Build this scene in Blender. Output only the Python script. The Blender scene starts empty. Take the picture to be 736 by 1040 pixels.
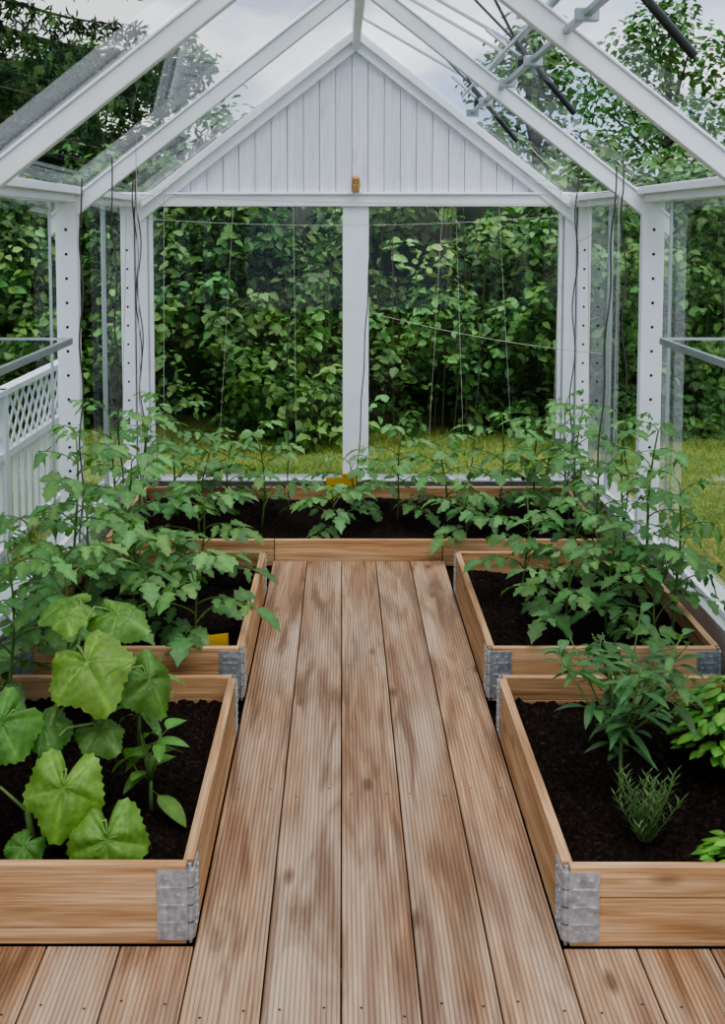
import bpy, math, random
import numpy as np
from mathutils import Vector, noise
rng = random.Random(7)
nr = np.random.default_rng(11)
scn = bpy.context.scene

# ------------------------------------------------------------------ materials
def nt(name):
    m = bpy.data.materials.new(name); m.use_nodes = True
    t = m.node_tree; t.nodes.clear()
    return m, t, t.nodes, t.links
def N(ns, typ, **kw):
    n = ns.new(typ)
    for k, v in kw.items():
        if k.startswith('i_'): n.inputs[k[2:].replace('_', ' ')].default_value = v
        else: setattr(n, k, v)
    return n
def ramp(ns, stops):
    r = ns.new('ShaderNodeValToRGB'); cr = r.color_ramp
    while len(cr.elements) < len(stops): cr.elements.new(0.5)
    for e, (p, c) in zip(cr.elements, stops):
        e.position = p; e.color = (c[0], c[1], c[2], 1)
    return r
def mixc(ns, ln, fac, a, b, bt='MIX'):
    m = ns.new('ShaderNodeMix'); m.data_type = 'RGBA'; m.blend_type = bt
    for sock, val in ((m.inputs[0], fac), (m.inputs[6], a), (m.inputs[7], b)):
        if hasattr(val, 'is_linked'): ln.new(val, sock)
        elif isinstance(val, (int, float)): sock.default_value = val
        else: sock.default_value = (val[0], val[1], val[2], 1)
    return m.outputs[2]
def math_(ns, ln, op, a, b=None):
    m = ns.new('ShaderNodeMath'); m.operation = op
    for s, v in ((m.inputs[0], a), (m.inputs[1], b)):
        if v is None: continue
        if hasattr(v, 'is_linked'): ln.new(v, s)
        else: s.default_value = v
    return m.outputs[0]

def simple(name, col, rough=0.5, metal=0.0, var=0.1, nscale=8, bump=0.0):
    m, t, ns, ln = nt(name)
    o = N(ns, 'ShaderNodeOutputMaterial'); p = N(ns, 'ShaderNodeBsdfPrincipled')
    tc = N(ns, 'ShaderNodeTexCoord'); nz = N(ns, 'ShaderNodeTexNoise')
    nz.inputs['Scale'].default_value = nscale; nz.inputs['Detail'].default_value = 6
    ln.new(tc.outputs['Object'], nz.inputs['Vector'])
    r = ramp(ns, [(0.3, [c*(1-var) for c in col]), (0.7, [min(1, c*(1+var)) for c in col])])
    ln.new(nz.outputs['Fac'], r.inputs[0]); ln.new(r.outputs[0], p.inputs['Base Color'])
    p.inputs['Roughness'].default_value = rough; p.inputs['Metallic'].default_value = metal
    if bump:
        b = N(ns, 'ShaderNodeBump'); b.inputs['Strength'].default_value = bump; b.inputs['Distance'].default_value = 0.01
        ln.new(nz.outputs['Fac'], b.inputs['Height']); ln.new(b.outputs[0], p.inputs['Normal'])
    ln.new(p.outputs[0], o.inputs[0]); return m

def wood(name, axis, dark, mid, light, ribs=0.0, knot=(0.10, 0.045, 0.018), rough=0.6, grey=0.0, fine=0.62, kn=0.8, tone=1.0):
    m, t, ns, ln = nt(name)
    o = N(ns, 'ShaderNodeOutputMaterial'); p = N(ns, 'ShaderNodeBsdfPrincipled')
    tc = N(ns, 'ShaderNodeTexCoord'); at = N(ns, 'ShaderNodeAttribute', attribute_name='col')
    sc = N(ns, 'ShaderNodeVectorMath', operation='SCALE'); sc.inputs['Scale'].default_value = 9
    ln.new(at.outputs['Color'], sc.inputs[0])
    ad = N(ns, 'ShaderNodeVectorMath', operation='ADD')
    ln.new(tc.outputs['Object'], ad.inputs[0]); ln.new(sc.outputs[0], ad.inputs[1])
    def mp(al, ac):
        q = N(ns, 'ShaderNodeMapping'); s = [ac, ac, ac]; s[axis] = al
        q.inputs['Scale'].default_value = s; ln.new(ad.outputs[0], q.inputs['Vector']); return q.outputs[0]
    n1 = N(ns, 'ShaderNodeTexNoise'); n1.inputs['Scale'].default_value = 1; n1.inputs['Detail'].default_value = 8
    n1.inputs['Distortion'].default_value = 0.8; ln.new(mp(1.3, 22), n1.inputs['Vector'])
    r1 = ramp(ns, [(0.32, dark), (0.5, mid), (0.7, light)]); ln.new(n1.outputs['Fac'], r1.inputs[0])
    n2 = N(ns, 'ShaderNodeTexNoise'); n2.inputs['Scale'].default_value = 1; n2.inputs['Detail'].default_value = 5
    ln.new(mp(5, 170), n2.inputs['Vector'])
    r2 = ramp(ns, [(0.3, (fine,fine,fine)), (0.65, (1.1,1.1,1.1))]); ln.new(n2.outputs['Fac'], r2.inputs[0])
    c = mixc(ns, ln, 1.0, r1.outputs[0], r2.outputs[0], 'MULTIPLY')
    d_ = 0.24*tone
    r3 = ramp(ns, [(0, (1-d_,1-d_*1.1,1-d_*1.2)), (1, (1+d_*.7,1+d_*.6,1+d_*.5))]); ln.new(at.outputs['Fac'], r3.inputs[0])
    c = mixc(ns, ln, 1.0, c, r3.outputs[0], 'MULTIPLY')
    if grey:
        n4 = N(ns, 'ShaderNodeTexNoise'); n4.inputs['Scale'].default_value = 1; n4.inputs['Detail'].default_value = 7
        ln.new(mp(1.1, 5.5), n4.inputs['Vector'])
        r4 = ramp(ns, [(0.42, (0,0,0)), (0.66, (1,1,1))]); ln.new(n4.outputs['Fac'], r4.inputs[0])
        c = mixc(ns, ln, math_(ns, ln, 'MULTIPLY', r4.outputs[0], grey), c, (0.44, 0.35, 0.265))
        n5 = N(ns, 'ShaderNodeTexNoise'); n5.inputs['Scale'].default_value = 1; n5.inputs['Detail'].default_value = 9
        n5.inputs['Distortion'].default_value = 0.9
        ln.new(mp(1.5, 13), n5.inputs['Vector'])
        r5 = ramp(ns, [(0.49, (0,0,0)), (0.66, (1,1,1))]); ln.new(n5.outputs['Fac'], r5.inputs[0])
        c = mixc(ns, ln, math_(ns, ln, 'MULTIPLY', r5.outputs[0], 0.8), c, (0.13, 0.063, 0.030))
    vo = N(ns, 'ShaderNodeTexVoronoi'); vo.inputs['Scale'].default_value = 1
    ln.new(mp(2.6, 7.0), vo.inputs['Vector'])
    r6 = ramp(ns, [(0.06, (1,1,1)), (0.15, (0,0,0))]); ln.new(vo.outputs['Distance'], r6.inputs[0])
    c = mixc(ns, ln, math_(ns, ln, 'MULTIPLY', r6.outputs[0], kn), c, knot)
    h = n2.outputs['Fac']
    if ribs:
        sx = N(ns, 'ShaderNodeSeparateXYZ'); ln.new(tc.outputs['Object'], sx.inputs[0])
        w = math_(ns, ln, 'SINE', math_(ns, ln, 'MULTIPLY', sx.outputs[0], 2*math.pi/ribs))
        w01 = math_(ns, ln, 'MULTIPLY_ADD', w, 0.5)
        w01.node.inputs[2].default_value = 0.5
        r7 = ramp(ns, [(0.0, (.50,.44,.40)), (0.4, (1.05,1.05,1.05))]); ln.new(w01, r7.inputs[0])
        c = mixc(ns, ln, 0.8, c, r7.outputs[0], 'MULTIPLY')
        h = math_(ns, ln, 'ADD', w01, math_(ns, ln, 'MULTIPLY', n2.outputs['Fac'], 0.5))
    ln.new(c, p.inputs['Base Color']); p.inputs['Roughness'].default_value = rough
    b = N(ns, 'ShaderNodeBump'); b.inputs['Strength'].default_value = 0.6; b.inputs['Distance'].default_value = 0.002
    ln.new(h, b.inputs['Height']); ln.new(b.outputs[0], p.inputs['Normal'])
    ln.new(p.outputs[0], o.inputs[0]); return m

M_DECK = wood('deck_wood', 1, (0.21,0.108,0.052), (0.35,0.205,0.112), (0.48,0.325,0.205), ribs=0.0116, grey=0.6, rough=0.5)
M_BX = wood('collar_wood_x', 0, (0.33,0.17,0.07), (0.50,0.295,0.145), (0.65,0.43,0.245), kn=.6)
M_BY = wood('collar_wood_y', 1, (0.33,0.17,0.07), (0.50,0.295,0.145), (0.65,0.43,0.245), kn=.6)
M_WHITE = simple('white_painted_wood', (0.81,0.83,0.87), 0.45, 0, 0.05, 6, 0.05)
M_GABLE = wood('whitewashed_boards', 2, (0.69,0.70,0.79), (0.76,0.77,0.85), (0.81,0.82,0.88), knot=(0.6,0.58,0.62), rough=0.6, fine=0.9, kn=0.5, tone=0.35)
M_ALU = simple('grey_aluminium', (0.42,0.45,0.47), 0.35, 0.6, 0.08)
M_GALV = simple('galvanised_steel', (0.46,0.49,0.52), 0.42, 0.75, 0.3, 60, 0.1)
M_BLACK = simple('black_metal', (0.015,0.015,0.017), 0.35, 0.2, 0.1)
M_HOLE = simple('dark_hole', (0.02,0.02,0.02), 0.9, 0, 0.1)
M_SILL = simple('sill_paint', (0.47,0.49,0.50), 0.5, 0, 0.12, 5, 0.1)
M_TWINE = simple('twine_grey', (0.45,0.43,0.38), 0.8, 0, 0.2)
M_STAKE = simple('dark_stake', (0.07,0.06,0.05), 0.6, 0, 0.3)
M_YELLOW = simple('yellow_card', (0.80,0.47,0.03), 0.6, 0, 0.1)
M_ORN = simple('carved_wood', (0.42,0.24,0.09), 0.6, 0, 0.25, 40, 0.2)
M_BARK = simple('bark', (0.09,0.07,0.055), 0.9, 0, 0.4, 12, 0.5)
M_FENCE = simple('white_fence_paint', (0.76,0.78,0.81), 0.5, 0, 0.06)

def soil_mat():
    m, t, ns, ln = nt('dark_soil')
    o = N(ns, 'ShaderNodeOutputMaterial'); p = N(ns, 'ShaderNodeBsdfPrincipled')
    tc = N(ns, 'ShaderNodeTexCoord'); nz = N(ns, 'ShaderNodeTexNoise')
    nz.inputs['Scale'].default_value = 70; nz.inputs['Detail'].default_value = 8
    ln.new(tc.outputs['Object'], nz.inputs['Vector'])
    r = ramp(ns, [(0.3, (0.005,0.003,0.002)), (0.55, (0.015,0.0095,0.007)), (0.70, (0.036,0.024,0.017)), (0.8, (0.10,0.07,0.05))])
    ln.new(nz.outputs['Fac'], r.inputs[0]); ln.new(r.outputs[0], p.inputs['Base Color'])
    p.inputs['Roughness'].default_value = 0.95; p.inputs['Specular IOR Level'].default_value = 0.08
    b = N(ns, 'ShaderNodeBump'); b.inputs['Strength'].default_value = 1; b.inputs['Distance'].default_value = 0.012
    ln.new(nz.outputs['Fac'], b.inputs['Height']); ln.new(b.outputs[0], p.inputs['Normal'])
    ln.new(p.outputs[0], o.inputs[0]); return m
M_SOIL = soil_mat()

def grass_mat():
    m, t, ns, ln = nt('lawn_grass')
    o = N(ns, 'ShaderNodeOutputMaterial'); p = N(ns, 'ShaderNodeBsdfPrincipled')
    tc = N(ns, 'ShaderNodeTexCoord'); nz = N(ns, 'ShaderNodeTexNoise'); n2 = N(ns, 'ShaderNodeTexNoise')
    nz.inputs['Scale'].default_value = 1.4; nz.inputs['Detail'].default_value = 5
    n2.inputs['Scale'].default_value = 45; n2.inputs['Detail'].default_value = 6
    ln.new(tc.outputs['Object'], nz.inputs['Vector']); ln.new(tc.outputs['Object'], n2.inputs['Vector'])
    r = ramp(ns, [(0.35, (0.13,0.21,0.035)), (0.65, (0.29,0.33,0.075))]); ln.new(nz.outputs['Fac'], r.inputs[0])
    r2 = ramp(ns, [(0.3, (0.4,0.4,0.4)), (0.7, (1.3,1.3,1.3))]); ln.new(n2.outputs['Fac'], r2.inputs[0])
    ln.new(mixc(ns, ln, 1.0, r.outputs[0], r2.outputs[0], 'MULTIPLY'), p.inputs['Base Color'])
    p.inputs['Roughness'].default_value = 0.9
    b = N(ns, 'ShaderNodeBump'); b.inputs['Strength'].default_value = 1; b.inputs['Distance'].default_value = 0.03
    ln.new(n2.outputs['Fac'], b.inputs['Height']); ln.new(b.outputs[0], p.inputs['Normal'])
    ln.new(p.outputs[0], o.inputs[0]); return m
M_GRASS = grass_mat()

def leaf_mat(name, trans=0.3, rough=0.42, spec=0.4, bump=0.0):
    m, t, ns, ln = nt(name)
    o = N(ns, 'ShaderNodeOutputMaterial'); p = N(ns, 'ShaderNodeBsdfPrincipled')
    at = N(ns, 'ShaderNodeAttribute', attribute_name='col')
    tc = N(ns, 'ShaderNodeTexCoord'); nz = N(ns, 'ShaderNodeTexNoise')
    nz.inputs['Scale'].default_value = 55; nz.inputs['Detail'].default_value = 3
    ln.new(tc.outputs['Object'], nz.inputs['Vector'])
    r = ramp(ns, [(0.3, (.82,.82,.82)), (0.7, (1.14,1.14,1.14))]); ln.new(nz.outputs['Fac'], r.inputs[0])
    c = mixc(ns, ln, 1.0, at.outputs['Color'], r.outputs[0], 'MULTIPLY')
    ln.new(c, p.inputs['Base Color']); p.inputs['Roughness'].default_value = rough
    p.inputs['Specular IOR Level'].default_value = spec
    tr = N(ns, 'ShaderNodeBsdfTranslucent')
    ln.new(mixc(ns, ln, 1.0, c, (1.25, 1.5, 0.7), 'MULTIPLY'), tr.inputs['Color'])
    if bump:
        b = N(ns, 'ShaderNodeBump'); b.inputs['Strength'].default_value = bump; b.inputs['Distance'].default_value = 0.004
        ln.new(nz.outputs['Fac'], b.inputs['Height']); ln.new(b.outputs[0], p.inputs['Normal'])
    mx = N(ns, 'ShaderNodeMixShader'); mx.inputs[0].default_value = trans
    ln.new(p.outputs[0], mx.inputs[1]); ln.new(tr.outputs[0], mx.inputs[2]); ln.new(mx.outputs[0], o.inputs[0]); return m
M_LEAF = leaf_mat('plant_leaf', 0.28, bump=0.5)
M_FOL = leaf_mat('garden_foliage', 0.20, 0.5, 0.3)

def glass_mat(name, tint=(0.95,0.97,0.965), strength=1.0):
    m, t, ns, ln = nt(name)
    o = N(ns, 'ShaderNodeOutputMaterial')
    tr = N(ns, 'ShaderNodeBsdfTransparent'); tr.inputs[0].default_value = (*tint, 1)
    gl = N(ns, 'ShaderNodeBsdfGlossy'); gl.inputs['Roughness'].default_value = 0.02
    fr = N(ns, 'ShaderNodeFresnel'); fr.inputs[0].default_value = 1.45
    mx = N(ns, 'ShaderNodeMixShader')
    ln.new(math_(ns, ln, 'MULTIPLY', fr.outputs[0], strength), mx.inputs[0])
    ln.new(tr.outputs[0], mx.inputs[1]); ln.new(gl.outputs[0], mx.inputs[2]); ln.new(mx.outputs[0], o.inputs[0]); return m
M_GLASS = glass_mat('clear_glass', strength=0.9)
M_SIDE = glass_mat('side_glass', strength=0.35)
M_ROOF = glass_mat('roof_glass', (0.93,0.95,0.95), strength=0.4)
M_SHELF = glass_mat('shelf_glass', (0.55,0.66,0.64), 2.0)

# ------------------------------------------------------------------ mesh builder
class MB:
    def __init__(s): s.v=[]; s.f=[]; s.m=[]; s.c=[]
    def add(s, verts, faces, mat=0, col=(0.5,0.5,0.5)):
        o=len(s.v); s.v.extend([tuple(x) for x in verts])
        if isinstance(col, list): s.c.extend(col)
        else: s.c.extend([col]*len(verts))
        for f in faces: s.f.append(tuple(i+o for i in f)); s.m.append(mat)
    def hexa(s, p, mat=0, col=None):
        col = col or (rng.random(), rng.random(), rng.random())
        s.add(p, [(0,3,2,1),(4,5,6,7),(0,1,5,4),(1,2,6,5),(2,3,7,6),(3,0,4,7)], mat, col)
    def box(s, x0,x1,y0,y1,z0,z1, mat=0, col=None):
        s.hexa([(x0,y0,z0),(x1,y0,z0),(x1,y1,z0),(x0,y1,z0),(x0,y0,z1),(x1,y0,z1),(x1,y1,z1),(x0,y1,z1)], mat, col)
    def beam(s, p0, p1, w, h, up=(0,0,1), mat=0, col=None):
        p0=Vector(p0); p1=Vector(p1); d=(p1-p0).normalized(); sd=d.cross(Vector(up)).normalized(); u=sd.cross(d)
        q=[]
        for b in (p0,p1):
            for a,c in ((-1,-1),(1,-1),(1,1),(-1,1)): q.append(b+sd*(a*w/2)+u*(c*h/2))
        s.hexa(q, mat, col)
    def tube(s, pts, rad, n=6, mat=0, col=(0.5,0.5,0.5), cap=True):
        pts=[Vector(p) for p in pts]; vs=[]; fs=[]
        for i,p in enumerate(pts):
            d=(pts[min(i+1,len(pts)-1)]-pts[max(i-1,0)]).normalized()
            a=d.cross(Vector((0.31,0.2,0.93))); 
            if a.length<1e-3: a=d.cross(Vector((1,0,0)))
            a.normalize(); b=d.cross(a)
            r=rad[i] if isinstance(rad,(list,tuple)) else rad
            for k in range(n):
                t=2*math.pi*k/n; vs.append(p+a*(r*math.cos(t))+b*(r*math.sin(t)))
        for i in range(len(pts)-1):
            for k in range(n):
                fs.append((i*n+k,i*n+(k+1)%n,(i+1)*n+(k+1)%n,(i+1)*n+k))
        if cap: fs.append(tuple(range(n-1,-1,-1))); fs.append(tuple((len(pts)-1)*n+k for k in range(n)))
        s.add(vs,fs,mat,col)
    def obj(s, name, mats, parent=None, smooth=False, bevel=0.0, clampx=None):
        if clampx:
            s.v=[(max(-clampx,min(clampx,a)) if abs(a)<clampx+.0 else math.copysign(clampx-0.15*(1-math.exp(-(abs(a)-clampx)*2)),a),min(b,7.12),c) for a,b,c in s.v]
        me=bpy.data.meshes.new(name); me.from_pydata(s.v,[],s.f)
        for m in mats: me.materials.append(m)
        me.polygons.foreach_set('material_index', s.m)
        a=me.color_attributes.new('col','FLOAT_COLOR','POINT')
        c=np.ones((len(s.v),4),dtype=np.float32); c[:,:3]=np.array(s.c,dtype=np.float32); a.data.foreach_set('color',c.ravel())
        if smooth: me.polygons.foreach_set('use_smooth',[True]*len(me.polygons))
        me.update(); ob=bpy.data.objects.new(name,me); scn.collection.objects.link(ob)
        if parent: ob.parent=parent
        if bevel:
            b=ob.modifiers.new('bevel','BEVEL'); b.width=bevel; b.segments=2; b.limit_method='ANGLE'
        return ob
def empty(name, loc=(0,0,0)):
    e=bpy.data.objects.new(name,None); e.empty_display_size=0.1; scn.collection.objects.link(e); return e

# ------------------------------------------------------------------ ground
g=MB(); g.add([(-40,-10,-0.05),(40,-10,-0.05),(40,60,-0.05),(-40,60,-0.05)],[(0,1,2,3)]); g.obj('lawn',[M_GRASS])
g=MB(); g.add([(-1.36,1.2,-0.04),(1.36,1.2,-0.04),(1.36,7.2,-0.04),(-1.36,7.2,-0.04)],[(0,1,2,3)]); g.obj('floor_soil',[M_SOIL])

# deck
d=MB(); scr=MB(); BW=0.174
def screw(x,y):
    n=8; vs=[(x+0.0035*math.cos(2*math.pi*k/n),y+0.0035*math.sin(2*math.pi*k/n),0.0008) for k in range(n)]
    scr.add(vs,[tuple(range(n))])
for i in range(-8,9):
    xc=i*BW
    if abs(xc)>1.36-BW/2+0.02: continue
    y1=5.84 if abs(xc)<=2*BW+0.01 else (2.648 if xc<0 else 2.638)
    d.box(xc-BW/2+0.0015,xc+BW/2-0.0015,-0.7,y1,-0.028,0)
    for yy in (0.5,1.1,1.7,2.42,3.4,4.4,5.35):
        if yy<y1:
            screw(xc-0.05+rng.uniform(-.01,.01),yy+rng.uniform(-.03,.03)); screw(xc+0.05,yy+rng.uniform(-.03,.03))
fl=d.obj('floor',[M_DECK],bevel=0.0025)
scr.obj('deck_screws',[M_HOLE],parent=fl)
j=MB(); j.box(-1.34,1.34,2.56,2.61,-0.04,-0.03); j.obj('deck_joist',[M_BX],parent=fl)

# ------------------------------------------------------------------ raised beds
def hinge(mb, cx, cy, sx, sy, z0, z1):
    pz0=z0+0.012; pz1=z1-0.012
    a=sorted((cx+sx*0.012,cx+sx*0.085)); mb.box(a[0],a[1],*sorted((cy-sy*0.003,cy+sy*0.0005)),pz0,pz1)
    a=sorted((cy+sy*0.012,cy+sy*0.085)); mb.box(*sorted((cx-sx*0.003,cx+sx*0.0005)),a[0],a[1],pz0,pz1)
    n=4; hh=(pz1-pz0)/n
    for k in range(3):
        zc=pz0+(k+1)*hh
        mb.box(*sorted((cx+sx*0.02,cx+sx*0.078)),*sorted((cy-sy*0.0055,cy-sy*0.002)),zc-0.002,zc+0.002)
        mb.box(*sorted((cx-sx*0.0055,cx-sx*0.002)),*sorted((cy+sy*0.02,cy+sy*0.078)),zc-0.002,zc+0.002)
    for k in range(n):
        mb.tube([(cx+sx*0.008,cy+sy*0.008,pz0+k*hh+0.002),(cx+sx*0.008,cy+sy*0.008,pz0+(k+1)*hh-0.002)],0.011,10)
        zc=pz0+(k+0.5)*hh
        for q in (0.035,0.065):
            mb.tube([(cx+sx*q,cy-sy*0.002,zc),(cx+sx*q,cy-sy*0.006,zc)],0.005,8)
            mb.tube([(cx-sx*0.002,cy+sy*q,zc),(cx-sx*0.006,cy+sy*q,zc)],0.005,8)
    mb.tube([(cx+sx*0.008,cy+sy*0.008,z0),(cx+sx*0.008,cy+sy*0.008,z1)],0.005,8)
def bed(x0,x1,y0,y1,z0,z1,soilz,split=0.06,res=0.02,hinges=True,segs=1):
    e=empty('raised_garden_bed'); t=0.026
    bx=MB(); by=MB(); h=MB(); zs=z0+split
    for a,b in ((z0,zs-0.0015),(zs,z1)):
        xa=x0+0.016; L=(x1-x0-0.032)/segs
        for q in range(segs):
            bx.box(xa+q*L+.002*(q>0),xa+(q+1)*L-.002*(q<segs-1),y0,y0+t,a,b); bx.box(xa+q*L+.002*(q>0),xa+(q+1)*L-.002*(q<segs-1),y1-t,y1,a,b)
        by.box(x0,x0+t,y0+0.028,y1-0.028,a,b); by.box(x1-t,x1,y0+0.028,y1-0.028,a,b)
    bx.obj('end_boards',[M_BX],e,bevel=0.002); by.obj('side_boards',[M_BY],e,bevel=0.002)
    if hinges:
        for cx,sx in ((x0,1),(x1,-1)):
            for cy,sy in ((y0,1),(y1,-1)): hinge(h,cx,cy,sx,sy,z0,z1)
        h.obj('corner_hinges',[M_GALV],e)
    s=MB(); nx=int((x1-x0)/res); ny=int((y1-y0)/res); vs=[]; fs=[]
    for jy in range(ny+1):
        for ix in range(nx+1):
            x=x0+t*.6+(x1-x0-1.2*t)*ix/nx; y=y0+t*.6+(y1-y0-1.2*t)*jy/ny
            z=soilz+0.022*noise.noise((x*5,y*5,1))+0.018*noise.noise((x*17,y*17,4))+0.016*noise.noise((x*50,y*50,9))+0.010*noise.noise((x*110,y*110,2))
            vs.append((x,y,z))
    for jy in range(ny):
        for ix in range(nx):
            k=jy*(nx+1)+ix; fs.append((k,k+1,k+nx+2,k+nx+1))
    s.add(vs,fs); s.obj('soil',[M_SOIL],e,smooth=True)
    return e
bed(-1.27,-0.437,2.655,3.83,0.0,0.195,0.12,0.04,0.009)
bed(0.437,1.27,2.645,3.83,0.0,0.195,0.11,0.12,0.009)
bed(-1.27,-0.437,4.08,5.33,0.0,0.195,0.12,0.11,0.015)
bed(0.437,1.27,4.08,5.33,0.0,0.195,0.12,0.05,0.015)
bed(-1.30,1.30,5.855,7.08,-0.03,0.105,0.035,0.05,0.02,hinges=False,segs=3)

# ------------------------------------------------------------------ greenhouse frame
FY=[7.2,5.55,3.95,2.35,0.75,-0.75]
def ztop(x): return 2.87-0.78*abs(x)
def holes(mb, x, y, z0, z1, axis, col=(0,0,0)):
    z=z0
    while z<z1:
        n=8; vs=[]
        for k in range(n):
            a=2*math.pi*k/n; c=0.0075*math.cos(a); s_=0.0075*math.sin(a)
            vs.append((x+c,y,z+s_) if axis=='y' else (x,y+c,z+s_))
        mb.add(vs,[tuple(range(n))],1); z+=0.115
wb=MB()
wb.box(-0.08,0.08,7.17,7.25,0.12,1.815)
for s in (-1,1):
    wb.box(*sorted((s*1.275,s*1.345)),7.16,7.25,0.12,1.815); wb.box(*sorted((s*1.352,s*1.43)),7.13,7.25,0.12,1.815)
    wb.box(*sorted((s*1.243,s*1.268)),7.19,7.22,0.12,1.815)
    holes(wb,s*1.39,7.1292,0.4,1.6,'y')
wb.box(-1.46,1.46,7.15,7.26,1.815,1.885)
wb.box(-1.46,1.46,7.135,7.27,1.885,1.90)
wb.box(-1.46,1.46,7.16,7.28,-0.04,0.12,2); wb.box(-1.46,1.46,7.13,7.30,0.12,0.135,2)
for s in (-1,1):
    def P(x,z,y): return (s*x,y,z)
    def raf(mb,y0,y1,xa,xb,off_t,off_b,mat=0):
        q=[]
        for y in (y0,y1): q+= [P(xa,ztop(xa)+off_b,y),P(xb,ztop(xb)+off_b,y),P(xb,ztop(xb)+off_t,y),P(xa,ztop(xa)+off_t,y)]
        mb.hexa(q,mat)
    raf(wb,7.14,7.25,0,1.34,0.0,-0.125)
    raf(wb,7.11,7.14,0,1.30,0.005,-0.055)
wall=wb.obj('wall_back',[M_WHITE,M_HOLE,M_SILL],bevel=0.004)
gb=MB(); x=-1.2; w=0.098
while x<1.2:
    xa,xb=x+0.0018,x+w-0.0018
    def zt(q): return ztop(q)-0.10
    z0=1.895
    ta,tb=max(zt(xa),z0+0.001),max(zt(xb),z0+0.001)
    q=[]
    for y in (7.175,7.195): q+=[(xa,y,z0),(xb,y,z0),(xb,y,tb),(xa,y,ta)]
    if ta>z0+0.01 or tb>z0+0.01: gb.hexa(q)
    x+=w
gb.add([(-1.2,7.2,1.89),(1.2,7.2,1.89),(0,7.2,2.8)],[(0,1,2)])
gb.obj('gable_boards',[M_GABLE],parent=wall,bevel=0.002)

for s,nm in ((-1,'wall_left'),(1,'wall_right')):
    b=MB()
    for y in FY[1:]:
        b.box(*sorted((s*1.330,s*1.432)),y-0.028,y+0.028,0.2,1.81)
        holes(b,s*1.382,y-0.0288,0.3,1.75,'y')
    b.box(*sorted((s*1.335,s*1.45)),-0.8,7.15,1.81,1.875)
    b.box(*sorted((s*1.30,s*1.335)),-0.8,7.12,1.845,1.88)
    b.box(*sorted((s*1.37,s*1.45)),-0.8,7.14,-0.04,0.18)
    b.box(*sorted((s*1.335,s*1.50)),-0.8,7.10,0.18,0.20,2)
    b.box(*sorted((s*1.375,s*1.40)),-0.8,7.10,0.20,0.225)
    b.obj(nm,[M_WHITE,M_HOLE,M_SILL],bevel=0.003)
al=MB()
for s in (-1,1):
    for y in (6.55,6.62,5.38):
        al.box(*sorted((s*1.418,s*1.430)),y,y+0.010,0.2,1.81)
al.obj('trim_1',[M_ALU])

r=MB()
for y in FY[1:]:
    for s in (-1,1):
        def P(x,z,yy,s=s): return (s*x,yy,z)
        q=[]
        for yy in (y-0.024,y+0.024): q+=[P(0.02,ztop(0.02)-0.085,yy),P(1.46,ztop(1.46)-0.085,yy),P(1.46,ztop(1.46),yy),P(0.02,ztop(0.02),yy)]
        r.hexa(q)
        q=[]
        for yy in (y-0.034,y+0.034): q+=[P(0.02,ztop(0.02)+0.0,yy),P(1.46,ztop(1.46)+0.0,yy),P(1.46,ztop(1.46)+0.014,yy),P(0.02,ztop(0.02)+0.014,yy)]
        r.hexa(q)
r.box(-0.022,0.022,-0.8,7.12,2.75,2.885)
r.obj('ceiling',[M_WHITE],bevel=0.004)

wi=1
def pane(pts, mat=None, name=None):
    global wi
    m=MB(); m.add(pts,[(0,1,2,3)]); m.obj(name or 'window_%d'%wi,[mat or M_GLASS]); wi+=1
pane([(-1.27,7.205,0.13),(-0.08,7.205,0.13),(-0.08,7.205,1.815),(-1.27,7.205,1.815)])
pane([(0.08,7.205,0.13),(1.27,7.205,0.13),(1.27,7.205,1.815),(0.08,7.205,1.815)])
for s in (-1,1):
    for a,b in zip(FY[:-1],FY[1:]):
        pane([(s*1.434,b+0.01,0.2),(s*1.434,a-0.01,0.2),(s*1.434,a-0.01,1.81),(s*1.434,b+0.01,1.81)],M_SIDE)
        xo=1.47; xi=0.02
        pane([(s*xi,b,ztop(xi)+0.016),(s*xi,a,ztop(xi)+0.016),(s*xo,a,ztop(xo)+0.016),(s*xo,b,ztop(xo)+0.016)],M_ROOF)

vb=MB()
vb.beam((0.655,1.0,ztop(0.655)-0.02),(0.655,6.75,ztop(0.655)-0.02),0.024,0.02)
vb.beam((0.60,1.0,ztop(0.60)+0.03),(0.60,6.75,ztop(0.60)+0.03),0.010,0.016)
for y in (6.7,6.1,5.3,4.6,3.6):
    vb.box(0.62,0.69,y-0.018,y+0.018,ztop(0.655)-0.045,ztop(0.655)-0.005)
vb.obj('roof_vent_rail',[M_ALU],bevel=0.002)
def vent(y0,y1):
    e=empty('roof_vent'); m=MB()
    A=Vector((0.03,0,2.90)); B=Vector((0.70,0,2.52))
    a0=A+Vector((0,y0,0)); a1=A+Vector((0,y1,0)); b0=B+Vector((0,y0,0)); b1=B+Vector((0,y1,0))
    for p,q in ((a0,a1),(a1,b1),(b1,b0),(b0,a0)): m.beam(p,q,0.018,0.014)
    m.obj('vent_frame',[M_ALU],e,bevel=0.002)
    k=MB(); k.add([a0,a1,b1,b0],[(0,1,2,3)]); k.obj('vent_glass',[M_ROOF],e)
vent(5.7,6.9); vent(4.15,5.4); vent(2.5,3.8)
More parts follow.
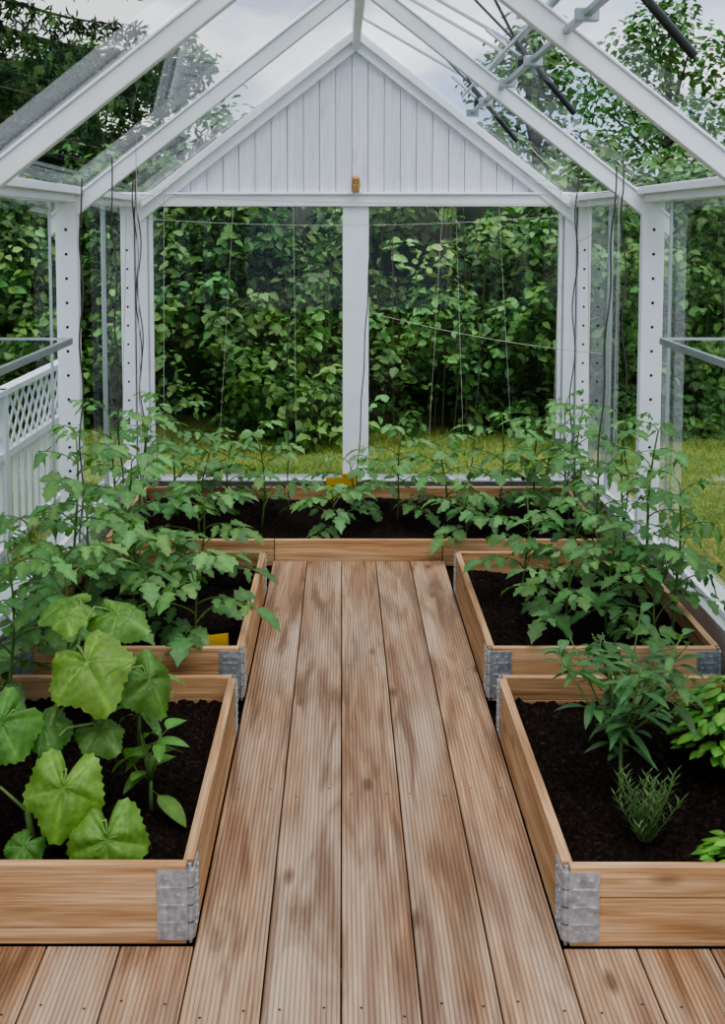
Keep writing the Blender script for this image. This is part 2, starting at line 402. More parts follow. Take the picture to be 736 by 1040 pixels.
def opener(y):
    e=empty('vent_opener'); m=MB()
    m.tube([(0.62,y,2.48),(0.88,y-0.05,2.16)],0.0135,12)
    m.tube([(0.40,y+0.03,2.71),(0.66,y,2.44)],0.006,8)
    m.tube([(0.50,y-0.25,2.62),(0.67,y-0.02,2.40)],0.006,8)
    m.tube([(0.42,y+0.03,2.69),(0.50,y-0.25,2.62)],0.006,8)
    m.box(0.645,0.69,y-0.02,y+0.02,2.34,2.39)
    m.obj('cylinder_and_arms',[M_BLACK],e,smooth=False)
    k=MB(); k.beam((0.66,y,2.40),(0.55,y+0.25,2.55),0.02,0.008); k.obj('bracket',[M_ALU],e)
for y in (6.55,4.95,3.30): opener(y)

for s in (-1,1):
    e=empty('glass_shelf'); m=MB(); x0,x1=sorted((s*1.04,s*1.33)); z=1.30; y0,y1=2.5,4.08
    k=MB(); k.box(x0,x1,y0,y1,z-0.004,z+0.004); k.obj('shelf_pane',[M_SHELF],e)
    m.box(x0,x1,y1-0.006,y1+0.012,z-0.012,z+0.008); m.box(*sorted((s*1.028,s*1.042)),y0,y1+0.012,z-0.016,z+0.008)
    for yy in (3.95,2.6):
        m.beam((s*1.06,yy,z-0.014),(s*1.33,yy,z-0.014),0.02,0.018)
    m.obj('shelf_frame',[M_ALU],e,bevel=0.002)

o=MB()
o.box(-0.022,0.022,7.10,7.135,1.90,1.945); o.tube([(0,7.117,1.94),(0,7.117,1.965),(0,7.117,1.985),(0,7.117,2.0)],[0.02,0.026,0.024,0.010],12)
o.box(-0.028,0.028,7.095,7.137,1.935,1.945)
for sx in (-1,1): o.tube([(sx*0.012,7.097,1.902),(sx*0.012,7.097,1.935)],0.007,8)
for sx in (-1,1): o.tube([(sx*0.009,7.09,1.972),(sx*0.009,7.095,1.972)],0.004,8,mat=1)
o.obj('wooden_figurine',[M_ORN,M_BLACK])

# ------------------------------------------------------------------ strings & stakes
def curve(name, polys, rad, mat):
    c=bpy.data.curves.new(name,'CURVE'); c.dimensions='3D'; c.bevel_depth=rad; c.bevel_resolution=2
    for pts in polys:
        sp=c.splines.new('POLY'); sp.points.add(len(pts)-1)
        for p,q in zip(sp.points,pts): p.co=(*q,1)
    c.materials.append(mat); ob=bpy.data.objects.new(name,c); scn.collection.objects.link(ob); return ob
def sag(a,b,s=0.03,n=12):
    a=Vector(a); b=Vector(b)
    return [tuple(a.lerp(b,i/n)-Vector((0,0,s*4*(i/n)*(1-i/n)))) for i in range(n+1)]
def spiral(x,y,z0,z1,lx=0,ly=0,amp=0.010):
    n=60; out=[]
    for i in range(n+1):
        t=i/n; a=t*26
        out.append((x+lx*t+amp*math.cos(a)*(1 if t<.9 else .3),y+ly*t+amp*math.sin(a),z0+(z1-z0)*t))
    return out
tw=[sag((-1.27,7.08,1.74),(1.27,7.08,1.76),0.05), sag((-1.27,7.1,1.88),(1.3,7.1,1.83),0.02),
    sag((0.1,7.1,1.17),(1.3,6.2,1.02),0.03), sag((1.3,5.6,1.95),(1.32,7.1,1.6),0.08),
    sag((0.9,6.9,2.05),(1.32,5.5,1.9),0.10), sag((1.1,7.1,1.97),(1.36,5.4,2.12),0.05),sag((1.0,6.8,2.15),(1.32,5.6,2.0),0.13),
    sag((-1.0,6.9,2.05),(-1.3,5.5,1.85),0.12)]
for x,y,z in ((-1.1,6.6,.4),(-1.2,5.9,.7),(-0.95,5.0,.5),(1.1,6.5,.5),(1.18,5.4,.6),(-1.24,5.2,.6),(1.2,6.0,.4)):
    tw.append(sag((x,y,z),(x+rng.uniform(-.05,.05),y,ztop(x)-0.1),0.0,4))
tw2=[]
for x,z in ((-0.8,.4),(-0.35,.3),(0.42,.4),(0.62,.5),(0.9,.5)):
    tw2.append(sag((x,6.75,z),(x+rng.uniform(-.04,.12),7.12,1.83),0.0,4))
curve('garden_twine',tw,0.0018,M_TWINE)
curve('garden_twine',tw2,0.0010,M_TWINE)
st=[spiral(-1.16,6.3,0.05,2.18,-0.02,0,.012),spiral(-1.10,6.0,0.05,2.12,-.05,0,.010),spiral(-1.05,5.1,0.1,2.0,-.05,.1,.008),
    spiral(-1.22,5.0,0.1,1.9,.03,0,.008),spiral(0.0,6.9,0.05,1.72,.09,0,.003),spiral(1.13,6.2,0.05,2.1,.03,0,.011),
    spiral(1.18,5.1,0.1,2.05,-.03,.1,.010),spiral(1.0,5.0,0.1,1.95,.08,0,.006),spiral(-0.4,6.8,.05,1.5,0,0,.004),spiral(0.65,6.7,.05,1.6,.1,0,.004)]
for k,s_ in enumerate(st): curve('plant_stake',[s_],0.0034,M_STAKE)

def card(x,y,z,w,h,rot):
    m=MB(); c,s_=math.cos(rot),math.sin(rot)
    m.hexa([(x-w/2*c,y-w/2*s_,z),(x+w/2*c,y+w/2*s_,z),(x+w/2*c,y+w/2*s_+.002,z),(x-w/2*c,y-w/2*s_+.002,z),
            (x-w/2*c,y-w/2*s_-.01,z+h),(x+w/2*c,y+w/2*s_-.01,z+h),(x+w/2*c,y+w/2*s_-.008,z+h),(x-w/2*c,y-w/2*s_-.008,z+h)])
    m.box(x-.004,x+.004,y-.001,y+.005,z-.08,z+.01)
    m.obj('yellow_sticky_trap',[M_YELLOW])
card(-0.13,7.0,0.10,0.10,0.08,0); card(-0.04,7.02,0.10,0.09,0.10,0.1); card(-0.545,4.2,0.155,0.09,0.05,0.35)

# ------------------------------------------------------------------ plant leaf geometry
UP=Vector((0,0,1))
def leaf(mb,p,dv,up,L,W,rows=6,serr=0.25,droop=0.3,fold=0.25,col=(.05,.15,.03)):
    dv=dv.normalized(); sd=dv.cross(up)
    if sd.length<1e-3: sd=Vector((1,0,0))
    sd.normalize(); u=sd.cross(dv); vs=[]; fs=[]; cs=[]
    for i in range(rows+1):
        t=i/rows; w=W*0.5*(math.sin(math.pi*min(1,t*0.93+0.03))**0.75)*(1.25-0.5*t)
        if 0<i<rows: w*=(1+serr*(0.5 if i%2 else -0.5))
        if i in(0,rows): w*=0.2
        c=p+dv*(L*t)-UP*(droop*L*t*t)
        vs+=[c-sd*w+u*(w*fold),c,c+sd*w+u*(w*fold)]
        cs+=[col,tuple(min(1,q*1.35) for q in col),col]
    for i in range(rows):
        a=i*3; fs+=[(a,a+1,a+4,a+3),(a+1,a+2,a+5,a+4)]
    mb.add(vs,fs,0,cs)
def vary(c,a=0.25):
    k=1+rng.uniform(-a,a); y=rng.uniform(-.12,.2)
    return (c[0]*k*(1+y),c[1]*k,c[2]*k*(1-y*.5))
TOM=(0.080,0.175,0.050); STEM=(0.13,0.22,0.06)
def compound(mb,p,az,length,elev,size,col,pairs=3):
    hd=Vector((math.cos(az),math.sin(az),0)); pts=[]
    n=7
    for i in range(n+1):
        t=i/n; pts.append(p+hd*(length*t*math.cos(elev*(1-t)))+UP*(length*(math.sin(elev)*t-0.55*t*t)))
    mb.tube(pts,[0.0035*(1-0.6*i/n)*(size/0.08) for i in range(n+1)],5,0,STEM,False)
    def at(t):
        f=t*n; i=min(int(f),n-1); return pts[i].lerp(pts[i+1],f-i)
    for k in range(pairs):
        t=0.38+0.5*k/max(1,pairs-1)*0.95; q=at(min(t,.97)); 
        for s in (-1,1):
            a=az+s*rng.uniform(0.9,1.3); dv=Vector((math.cos(a),math.sin(a),rng.uniform(-.45,.15)))
            L=size*rng.uniform(.75,1.05)*(0.8+0.3*(k%2)); q2=q+dv*0.012
            leaf(mb,q2,dv,(UP+Vector((rng.uniform(-.4,.4),rng.uniform(-.9,.1),0))).normalized(),L,L*rng.uniform(.56,.7),6,.5,rng.uniform(.15,.5),rng.uniform(.05,.3),vary(col,.3))
    dv=(pts[-1]-pts[-2]).normalized()+Vector((0,0,.1))
    leaf(mb,pts[-1],dv,UP,size*1.25,size*.8,7,.5,rng.uniform(.2,.5),.2,vary(col,.3))
def tomato(x,y,z0,h,lean=(0,0),size=0.085,nl=None,col=TOM,name='tomato_plant'):
    mb=MB(); n=8; pts=[]
    ph=rng.uniform(0,6)
    for i in range(n+1):
        t=i/n; pts.append(Vector((x+lean[0]*t*t+.012*math.sin(ph+t*5),y+lean[1]*t*t+.012*math.cos(ph+t*4),z0-0.03+(h+0.03)*t)))
    mb.tube(pts,[0.0075*(1-.6*i/n)*(.6+h*.6) for i in range(n+1)],7,0,STEM)
    nl=nl or int(7+h*9); az=rng.uniform(0,6)
    for k in range(nl):
        t=0.2+0.8*k/(nl-1); f=t*n; i=min(int(f),n-1); p=pts[i].lerp(pts[i+1],f-i); az+=2.4+rng.uniform(-.3,.3)
        L=(0.12+0.17*math.sin(math.pi*min(1,.25+t*.68)))*(0.6+.5*min(h,.9))*rng.uniform(.85,1.15)
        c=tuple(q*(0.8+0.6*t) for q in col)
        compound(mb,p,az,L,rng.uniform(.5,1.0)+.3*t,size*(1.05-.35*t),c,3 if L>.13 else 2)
    return mb.obj(name,[M_LEAF],smooth=True,clampx=1.31)
def pepper(x,y,z0,h,nl=34,size=.085,col=(0.055,0.13,0.035),name='pepper_plant',ratio=.42,spread=.16):
    mb=MB(); tips=[]
    top=Vector((x,y,z0+h*.35)); mb.tube([(x,y,z0-.03),top],[.007,.005],7,0,STEM)
    tips.append((Vector((x,y,z0+h*.1)),top))
    for k in range(7):
        a=k*2.4+rng.uniform(-.3,.3); e=top+Vector((math.cos(a)*spread*rng.uniform(.4,1),math.sin(a)*spread*rng.uniform(.4,1),h*rng.uniform(.25,.65)))
        m_=top.lerp(e,.5)+Vector((0,0,-.02)); mb.tube([top,m_,e],[.0045,.0035,.002],6,0,STEM); tips+= [(top,m_),(m_,e),(m_,e)]
    for k in range(nl):
        a_,b_=tips[k%len(tips)]; p=a_.lerp(b_,rng.uniform(.35,1)); a=rng.uniform(0,6.28)
        dv=Vector((math.cos(a),math.sin(a),rng.uniform(-.35,.5))).normalized(); q=p+dv*.03
        mb.tube([p,q],.0015,4,0,STEM,False); L=size*rng.uniform(.65,1.2)
        leaf(mb,q,dv,UP,L,L*ratio,6,0.0,rng.uniform(.2,.6),rng.uniform(.1,.35),vary(col,.3))
    return mb.obj(name,[M_LEAF],smooth=True)
def big_leaf(mb,c,nrm,tip,R,col):
    nrm=Vector(nrm).normalized(); tip=Vector(tip); tip=(tip-nrm*tip.dot(nrm)).normalized(); sd=nrm.cross(tip)
    S=60; G=9; vs=[c.copy()]; cs=[tuple(q*1.4 for q in col)]; ph=rng.uniform(0,6)
    for g in range(1,G+1):
        f=g/G
        for k in range(S):
            th=-math.pi+2*math.pi*k/S
            lobe=0.92+0.055*math.cos(5*th)+(.22*(1-abs(th)/.6) if abs(th)<.6 else 0)
            d_=abs(abs(th)-math.pi); lobe*=1-0.66*math.exp(-(d_/.22)**2)
            if g==G: lobe*=1+(.035 if k%2 else -.03)
            r_=R*f*lobe
            z=-0.34*R*f*f+0.06*R*math.sin(f*3.1)*abs(math.sin(2.5*th))*2-0.09*R*f*math.cos(3*th+ph)+0.03*R*math.sin(k*1.3+g*2.1)+0.07*R*f*f*math.sin(7*th+ph)
            vs.append(c+tip*(r_*math.cos(th))+sd*(r_*math.sin(th))+nrm*z)
            v_=max(0,math.cos(5*th))**16
            k_=1+0.6*v_*(1-.4*f)+0.09*math.sin(g*2.2+k)
            cs.append(tuple(q*k_ for q in col))
    fs=[(0,1+k,1+(k+1)%S) for k in range(S)]
    for g in range(G-1):
        for k in range(S): a=1+g*S+k; b=1+g*S+(k+1)%S; fs.append((a,a+S,b+S,b))
    mb.add(vs,fs,0,cs)
def cucumber():
    mb=MB(); col=(0.125,0.255,0.045)
    base=Vector((-0.86,2.84,0.11))
    pts=[base,Vector((-.88,2.86,.22)),Vector((-.86,2.92,.34)),Vector((-.83,2.98,.45)),Vector((-.80,3.05,.53)),Vector((-.80,3.15,.60))]
    mb.tube(pts,[.009,.009,.008,.007,.005,.004],8,0,(.18,.28,.08))
    L=[((-0.75,2.98,.56),(-.1,-.6,.75),(.4,-.6,-.4),.122,1.0),
       ((-0.945,2.86,.45),(.1,-.7,.6),(-.5,-.4,-.5),.106,.95),
       ((-0.775,2.80,.31),(.05,-.8,.45),(-.1,-.5,-.9),.108,1.1),
       ((-0.66,2.76,.20),(.1,-.85,.4),(.1,-.4,-1.0),.106,1.05),
       ((-0.86,2.95,.41),(.2,-.5,.8),(.4,-.8,0),.082,.8),
       ((-0.60,3.05,.49),(.5,-.5,.5),(.4,-.2,-.9),.092,.8),
       ((-1.03,2.80,.29),(0,-.7,.7),(-.6,-.5,-.2),.09,1.0),
       ((-0.72,3.25,.60),(.1,-.4,.9),(.7,-.3,-.1),.09,.95),
       ((-0.86,3.25,.63),(-.1,-.3,.9),(-.7,-.3,0),.08,.9),
       ((-0.87,2.78,.17),(0,-.6,.7),(-.3,-.6,-.3),.055,.9),
       ((-0.82,3.08,.65),(0,-.5,.85),(.2,-.8,-.2),.05,1.2),
       ((-0.72,2.98,.38),(.1,-.4,.85),(.6,-.5,-.3),.07,.7),
       ((-0.98,3.02,.38),(0,-.5,.85),(-.6,-.4,-.2),.085,.75)]
    for c,n_,t_,R,k in L:
        c=Vector(c); n_=Vector(n_).normalized(); t_=Vector(t_)
        tt=(t_-n_*t_.dot(n_)).normalized(); att=c-tt*R*.42
        big_leaf(mb,c,n_,t_,R,vary(tuple(q*k for q in col),.08))
        s_=min(pts,key=lambda q:(q-att).length+abs(q.z+.1-att.z))
        m_=s_.lerp(att,.5)+Vector((0,0,.03)); mb.tube([s_,m_,att,c-n_*.004],[.005,.004,.0035,.002],6,0,(.2,.3,.09),False)
    # curling tendrils
    for (tx,ty,tz) in ((-.84,2.96,.42),(-.79,3.08,.55)):
        tp=[Vector((tx+.02*i+.012*math.cos(i*1.1),ty-.004*i+.012*math.sin(i*1.1),tz+.016*i)) for i in range(12)]
        mb.tube(tp,.0012,4,0,(.2,.32,.1),False)
    mb.obj('cucumber_plant',[M_LEAF],smooth=True)
cucumber()
pepper(-0.60,3.05,.12,.26,14,.10,(0.10,0.22,0.04),'pepper_plant',.5,.08)
pepper(-0.70,3.45,.12,.30,18,.09,(0.085,0.19,0.04),'pepper_plant',.45,.10)
pepper(0.69,3.15,.11,.48,105,.085,(0.064,0.15,0.045),'pepper_plant',.34,.21)
pepper(0.77,3.45,.11,.46,75,.085,(0.052,0.125,0.038),'pepper_plant',.36,.20)
def basil(x,y,z0,r_,h,n,name='basil_plant',col=(0.115,0.27,0.045),ls=.05):
    mb=MB()
    for k in range(7):
        a=k*2.4; mb.tube([(x,y,z0-.02),(x+math.cos(a)*r_*.5,y+math.sin(a)*r_*.5,z0+h*.8)],.003,5,0,STEM)
    for k in range(n):
        a=rng.uniform(0,6.28); rr=math.sqrt(rng.random())*r_; zz=z0+h*(0.35+.65*math.sqrt(max(0,1-(rr/r_)**2)))*rng.uniform(.55,1)
        dv=Vector((math.cos(a),math.sin(a),rng.uniform(-.1,.4))); L=ls*rng.uniform(.7,1.2)
        leaf(mb,Vector((x+math.cos(a)*rr,y+math.sin(a)*rr,zz)),dv,UP,L,L*.66,5,0,.5,-.2,vary(col,.3))
    mb.obj(name,[M_LEAF],smooth=True)
basil(1.07,3.32,.11,.16,.28,320)
basil(0.92,2.80,.11,.09,.07,80,'basil_plant',(0.14,0.31,0.05),.045)
def rosemary(x,y,z0):
    mb=MB()
    for k in range(22):
        a=k*2.4; sp=rng.uniform(.02,.10); e=Vector((x+math.cos(a)*sp,y+math.sin(a)*sp,z0+rng.uniform(.08,.18))); b=Vector((x,y,z0-.02))
        mb.tube([b,e],.0018,4,0,STEM)
        for q in range(30):
            p=b.lerp(e,.2+.8*q/30); aa=q*2.4; dv=Vector((math.cos(aa),math.sin(aa),.7)).normalized()
            leaf(mb,p,dv,UP,.03,.004,2,0,0,.1,vary((0.09,0.16,0.055),.2))
    mb.obj('rosemary_plant',[M_LEAF])
rosemary(0.70,2.92,.11)

for a in ((-0.62,4.30,.38,(-.02,-.05)),(-0.85,4.38,.46,(0,-.1)),(-1.05,4.25,.56,(.05,-.1)),(-0.95,4.75,.62,(0,-.05)),
          (-1.16,4.65,.72,(0,0)),(-0.70,5.05,.40,(0,0)),(-1.1,5.1,.75,(0,0)),(-1.18,4.2,.5,(-.05,-.05))):
    tomato(a[0],a[1],.12,a[2],a[3],.098)
tomato(-1.13,3.6,.12,.55,(0,0),.098); tomato(-0.98,3.68,.12,.50,(0,0.05),.098)
for a in ((0.78,4.35,.32,(-.03,-.05)),(0.95,4.45,.40,(0,-.05)),(1.08,4.3,.38,(.05,0)),(0.70,4.9,.36,(0,0)),(0.88,4.8,.42,(0,0)),(1.02,4.95,.54,(0,0)),(1.16,4.75,.76,(0.03,-.1)),(1.17,5.15,.72,(0,0)),(1.2,4.4,.6,(0,0))):
    tomato(a[0],a[1],.12,a[2],a[3],.082,col=(0.070,0.158,0.043))
for a in ((-1.15,6.1,.68),(-1.05,6.6,.66),(-0.85,6.2,.48),(-0.52,6.4,.54),(-0.12,6.25,.25),(-0.02,6.75,.30),(0.22,6.5,.50),
          (0.50,6.5,.46),(0.78,6.3,.60),(1.0,6.6,.56),(1.15,6.15,.68),(1.2,6.7,.66),(0.55,6.0,.28),(-0.75,6.8,.42)):
    tomato(a[0],a[1],.04,a[2],(rng.uniform(-.06,.06),rng.uniform(-.1,.03)),.092)

# ------------------------------------------------------------------ outdoor foliage (vectorised)
def cloud(name,pos,nrm,size,col,ratio=.7,parent=None,droop=.35,narrow=False):
    n=len(pos); nrm=nrm/np.linalg.norm(nrm,axis=1,keepdims=True)
    rd=nr.normal(size=(n,3)); rd[:,2]-=droop*1.5
    t=rd-nrm*np.sum(rd*nrm,axis=1,keepdims=True); t/=np.linalg.norm(t,axis=1,keepdims=True)+1e-9
    s=np.cross(nrm,t)
    T=np.array([[0,0,0],[.3,.5,.10],[.68,.38,.06],[1,0,-.12],[.68,-.38,.06],[.3,-.5,.10]])
    v=pos[:,None,:]+size[:,None,None]*(T[None,:,0:1]*t[:,None,:]+ratio*T[None,:,1:2]*s[:,None,:]+T[None,:,2:3]*nrm[:,None,:])
    v=v.reshape(-1,3); base=(np.arange(n)*6)[:,None]
    f=np.concatenate([base+np.array([0,3,2,1]),base+np.array([0,5,4,3])],axis=1).ravel()
    me=bpy.data.meshes.new(name); nf=2*n
    me.vertices.add(len(v)); me.vertices.foreach_set('co',v.astype(np.float32).ravel())
    me.loops.add(nf*4); me.loops.foreach_set('vertex_index',f.astype(np.int32))
    me.polygons.add(nf); me.polygons.foreach_set('loop_start',np.arange(0,nf*4,4,dtype=np.int32))
    me.polygons.foreach_set('loop_total',np.full(nf,4,dtype=np.int32))
    me.update(calc_edges=True)
    a=me.color_attributes.new('col','FLOAT_COLOR','POINT'); c=np.ones((n,6,4),dtype=np.float32); c[:,:,:3]=col[:,None,:]
    a.data.foreach_set('color',c.ravel()); me.materials.append(M_FOL); me.validate()
    ob=bpy.data.objects.new(name,me); scn.collection.objects.link(ob)
    if parent: ob.parent=parent
    return ob
def clumps(centers,radii,per,size,base,var=.35,ratio=.7,name='leaves',parent=None,flat=1.0,front=0.0):
    C=np.repeat(centers,per,axis=0); R=np.repeat(radii,per)
    d_=nr.normal(size=C.shape); d_/=np.linalg.norm(d_,axis=1,keepdims=True); d_[:,2]=np.abs(d_[:,2])*np.where(nr.random(len(d_))<.7,1,-1)
    k=nr.uniform(.45,1.0,len(C))
    pos=C+d_*(R*k)[:,None]*np.array([1,1,flat])
    pos[:,2]=np.maximum(pos[:,2],0.02)
    nrm=d_*.6+np.array([0,-front,.75])+nr.normal(size=C.shape)*.35
    ct=np.repeat(nr.uniform(1-var,1+var,len(centers)),per)*nr.uniform(.7,1.3,len(C))
    hue=np.repeat(nr.uniform(-.15,.25,len(centers)),per)
    b=np.array(base); col=b[None,:]*ct[:,None]; col[:,0]*=(1+hue); col[:,2]*=(1-hue*.5)
    return cloud(name,pos,nrm,size*nr.uniform(.55,1.35,len(C)),np.clip(col,0,1),ratio,parent)
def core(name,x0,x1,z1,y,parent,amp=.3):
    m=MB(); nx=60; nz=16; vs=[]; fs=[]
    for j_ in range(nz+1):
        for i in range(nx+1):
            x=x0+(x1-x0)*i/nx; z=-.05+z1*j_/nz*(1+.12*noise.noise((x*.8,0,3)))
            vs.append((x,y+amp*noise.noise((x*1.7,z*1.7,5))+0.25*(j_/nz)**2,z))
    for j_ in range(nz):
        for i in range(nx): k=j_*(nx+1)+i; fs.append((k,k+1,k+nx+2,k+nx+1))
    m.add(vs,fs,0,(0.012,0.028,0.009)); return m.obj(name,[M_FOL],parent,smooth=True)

e=empty('raspberry_hedge')
cs=[]
for k in range(360):
    bx_=nr.uniform(-6.5,7.5); bz=nr.uniform(.0,2.1); by_=9.85+0.5*bz/2.1+nr.normal()*.30+ (0.30*math.sin(bx_*2.3)+.15*math.sin(bx_*5.1+1))
    for q in range(7):
        cs.append((bx_+nr.normal()*.26,by_+nr.normal()*.20,bz+nr.normal()*.18))
cs=np.array(cs); cs[:,2]=np.clip(cs[:,2],.08,2.5)
clumps(cs,nr.uniform(.10,.24,len(cs)),26,.082,(0.115,0.245,0.072),.6,.72,'hedge_leaves',e,1,.25)
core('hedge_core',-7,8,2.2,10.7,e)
cn=MB()
for k in range(70):
    x=rng.uniform(-6,7); y=rng.uniform(9.5,10.2); l=rng.uniform(-.3,.3)
    cn.tube([(x,y,-.05),(x+l*.4,y,1.1),(x+l,y-.15,rng.uniform(1.7,2.5))],[.007,.005,.003],5,0,(.14,.12,.07))
cn.obj('hedge_canes',[M_FOL],e)
for s,x0 in ((-1,-4.6),(1,5.2)):
    e=empty('garden_shrub'); n=800
    cy=nr.uniform(1.5,9.2,n); cz=nr.uniform(.15,2.3,n); cx=x0+s*nr.uniform(-.1,.7,n)+s*.3*(cz/2.4)
    clumps(np.stack([cx,cy,cz],1),nr.uniform(.15,.32,n),30,.09,(0.10,0.215,0.06),.5,.7,'shrub_leaves',e)
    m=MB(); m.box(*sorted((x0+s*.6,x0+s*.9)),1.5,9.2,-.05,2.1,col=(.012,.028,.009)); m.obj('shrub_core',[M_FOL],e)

def tree(x,y,h,r_,base=(0.095,0.195,0.062),nc=70,per=60,size=.105,flat=.8,low=.25):
    e=empty('garden_tree'); b=MB()
    b.tube([(x,y,-.05),(x+.05,y,h*.4),(x,y,h*.85)],[.13,.09,.03],8)
    cs=[]
    for k in range(nc):
        a=rng.uniform(0,6.28); q=rng.uniform(0,1)**.5*r_; z=h*(low+(1-low)*rng.random()); f=math.sin(math.pi*min(1,max(.08,(z/h-low)/(1-low)*.85+.12)))
        p=(x+math.cos(a)*q*f,y+math.sin(a)*q*f,z); cs.append(p)
        if k%3==0: b.tube([(x,y,max(.3,z-.6*q)),p],[.035,.008],5)
    b.obj('trunk_and_branches',[M_BARK],e)
    clumps(np.array(cs),nr.uniform(.3,.55,nc),per,size,base,.4,.6,'crown_leaves',e,flat)
for a in ((-7.5,13,4.6,2.0),(-5.2,14.5,4.4,1.7),(-3.2,15,4.0,1.5),(-1.9,13.2,3.6,1.1),(0,15,3.1,1.5),(2.2,14,3.9,1.3),(3.9,14.5,4.3,1.6),(5.5,13,4.6,1.8),(7.4,12,5.4,2.0),(6.2,8.5,4.4,1.3),(-7.5,8,5,1.7)):
    tree(*a)
def spruce(x,y,h,dens=6,Lm=3.4):
    e=empty('spruce_tree'); b=MB(); b.tube([(x,y,-.05),(x,y,h*.5),(x,y,h)],[.22,.15,.02],10)
    P=[]; Nn=[]
    z=1.4
    while z<h-.3:
        L=Lm*(1-z/h)**.75
        for k in range(dens):
            a=rng.uniform(0,6.28); l=L*rng.uniform(.75,1.1); hd=Vector((math.cos(a),math.sin(a),0)); sd=Vector((-hd.y,hd.x,0)); pts=[]
            for i in range(9):
                t=i/8; pts.append(Vector((x,y,z))+hd*(l*t)+UP*(-.35*l*t+.22*l*t*t))
            b.tube(pts,[.03*(1-.9*i/8) for i in range(9)],4)
            for i in range(1,9):
                for s in (-1,1):
                    for q in range(3):
                        tl=rng.uniform(.2,.55)*(1-.4*i/8); st_=pts[i]
                        dr=(sd*s*rng.uniform(.3,1)+hd*.5+UP*-rng.uniform(.2,1.1)).normalized()
                        for u in range(7):
                            P.append(tuple(st_+dr*(tl*u/6))); Nn.append((rng.gauss(0,1),rng.gauss(0,1),rng.gauss(.3,1)))
        z+=rng.uniform(.22,.36)
    b.obj('trunk_and_branches',[M_BARK],e)
    P=np.array(P); Nn=np.array(Nn); n=len(P)
    P=np.repeat(P,2,axis=0)+nr.normal(size=(2*n,3))*.02; Nn=np.repeat(Nn,2,axis=0)+nr.normal(size=(2*n,3))*.5
    col=np.array([.032,.072,.038])[None,:]*nr.uniform(.6,1.5,2*n)[:,None]
    cloud('needles',P,Nn,nr.uniform(.08,.13,2*n),col,.22,e,droop=.5)
spruce(-3.9,12.0,11.0,5,3.2)
spruce(-7.2,7.5,8,5,2.6)

n=70000
px=nr.uniform(-4.5,5.5,n); py=nr.uniform(1.5,10,n); keep=(np.abs(px)>1.52)|(py>7.35)
px=px[keep]; py=py[keep]; n=len(px)
P=np.stack([px,py,np.full(n,-.052)],1)
ang=nr.uniform(0,6.28,n); hh=nr.uniform(.02,.055,n); ln_=nr.normal(size=(n,2))*.02
sx=np.cos(ang)*.004; sy=np.sin(ang)*.004
V=np.stack([P+np.stack([sx,sy,0*sx],1),P-np.stack([sx,sy,0*sx],1),P+np.stack([ln_[:,0],ln_[:,1],hh],1)],1).reshape(-1,3)
me=bpy.data.meshes.new('lawn_grass'); me.from_pydata(V.tolist(),[],np.arange(3*n).reshape(-1,3).tolist())
a=me.color_attributes.new('col','FLOAT_COLOR','POINT'); c=np.ones((n,3,4),dtype=np.float32)
c[:,:,:3]=(np.array([.27,.38,.08])[None,:]*nr.uniform(.6,1.4,n)[:,None])[:,None,:]; a.data.foreach_set('color',c.ravel())
me.materials.append(M_FOL); ob=bpy.data.objects.new('grass_blades',me); scn.collection.objects.link(ob); ob.parent=bpy.data.objects['lawn']

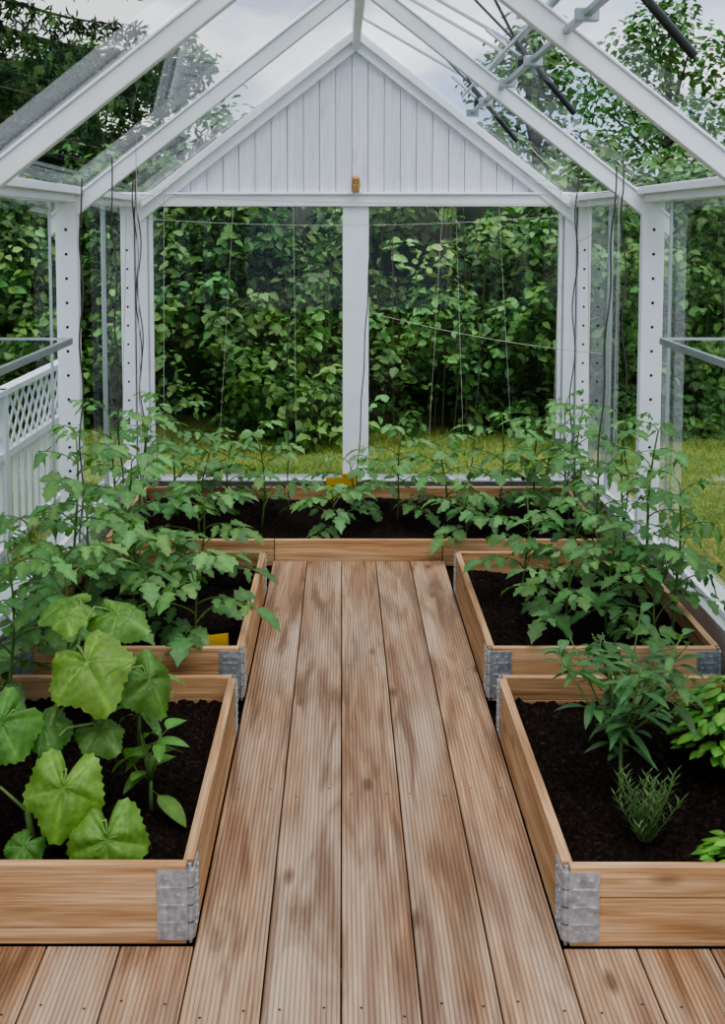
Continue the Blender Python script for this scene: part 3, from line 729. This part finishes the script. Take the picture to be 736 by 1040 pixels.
# white garden fence outside left
f=MB(); X=-1.84; ya,yb=4.6,7.35
f.box(X-.035,X+.035,ya,yb,.83,.86); f.box(X-.02,X+.02,ya,yb,.49,.53); f.box(X-.02,X+.02,ya,yb,0,.04)
for y in (4.62,5.98,7.33): f.box(X-.03,X+.03,y-.03,y+.03,-.05,.86)
y=ya+.07
while y<yb: 
    f.box(X-.012,X+.012,y,y+.035,.03,.50); y+=.14
y=ya-.3
while y<yb:
    for s in (-1,1):
        p,q=((y,.53),(y+.30,.83)) if s>0 else ((y,.83),(y+.30,.53))
        (a1,z1_),(a2,z2_)=p,q
        if a2<ya or a1>yb: continue
        if a1<ya: z1_+=(z2_-z1_)*(ya-a1)/(a2-a1); a1=ya
        if a2>yb: z2_=z1_+(z2_-z1_)*(yb-a1)/(a2-a1); a2=yb
        if a2-a1>.02: f.beam((X+s*.004,a1,z1_),(X+s*.004,a2,z2_),.007,.022)
    y+=.13
f.obj('lattice_fence',[M_FENCE])

# ------------------------------------------------------------------ world & light
w=bpy.data.worlds.new('cloudy_sky'); scn.world=w; w.use_nodes=True; t=w.node_tree; ns=t.nodes; ln=t.links; ns.clear()
o=N(ns,'ShaderNodeOutputWorld'); bg=N(ns,'ShaderNodeBackground'); tc=N(ns,'ShaderNodeTexCoord'); mp_=N(ns,'ShaderNodeMapping')
mp_.inputs['Scale'].default_value=(2.6,2.6,6); nz=N(ns,'ShaderNodeTexNoise'); nz.inputs['Scale'].default_value=1.5; nz.inputs['Detail'].default_value=8
ln.new(tc.outputs['Generated'],mp_.inputs[0]); ln.new(mp_.outputs[0],nz.inputs['Vector'])
r=ramp(ns,[(0.40,(0.30,0.38,0.60)),(0.5,(0.50,0.57,0.73)),(0.60,(1.0,1.0,1.03))]); ln.new(nz.outputs['Fac'],r.inputs[0])
ln.new(r.outputs[0],bg.inputs[0]); bg.inputs[1].default_value=1.5; ln.new(bg.outputs[0],o.inputs[0])
l=bpy.data.lights.new('sun','SUN'); l.energy=2.8; l.angle=math.radians(60); l.color=(1,.97,.92)
lo=bpy.data.objects.new('sun',l); scn.collection.objects.link(lo); lo.rotation_euler=(math.radians(16),math.radians(6),0)

# ------------------------------------------------------------------ camera
cam=bpy.data.cameras.new('camera'); co=bpy.data.objects.new('camera',cam); scn.collection.objects.link(co)
co.location=(-0.085,0,1.70); co.rotation_euler=(math.radians(90-4.5),0,0)
cam.sensor_fit='VERTICAL'; cam.sensor_height=36; cam.lens=1190/1040*36
cam.shift_x=21/1040; cam.shift_y=-(520-322.6)/1040
scn.camera=co
scn.view_settings.view_transform='AgX'
try: scn.view_settings.look='AgX - Medium High Contrast'
except Exception: pass
scn.view_settings.exposure=0.22
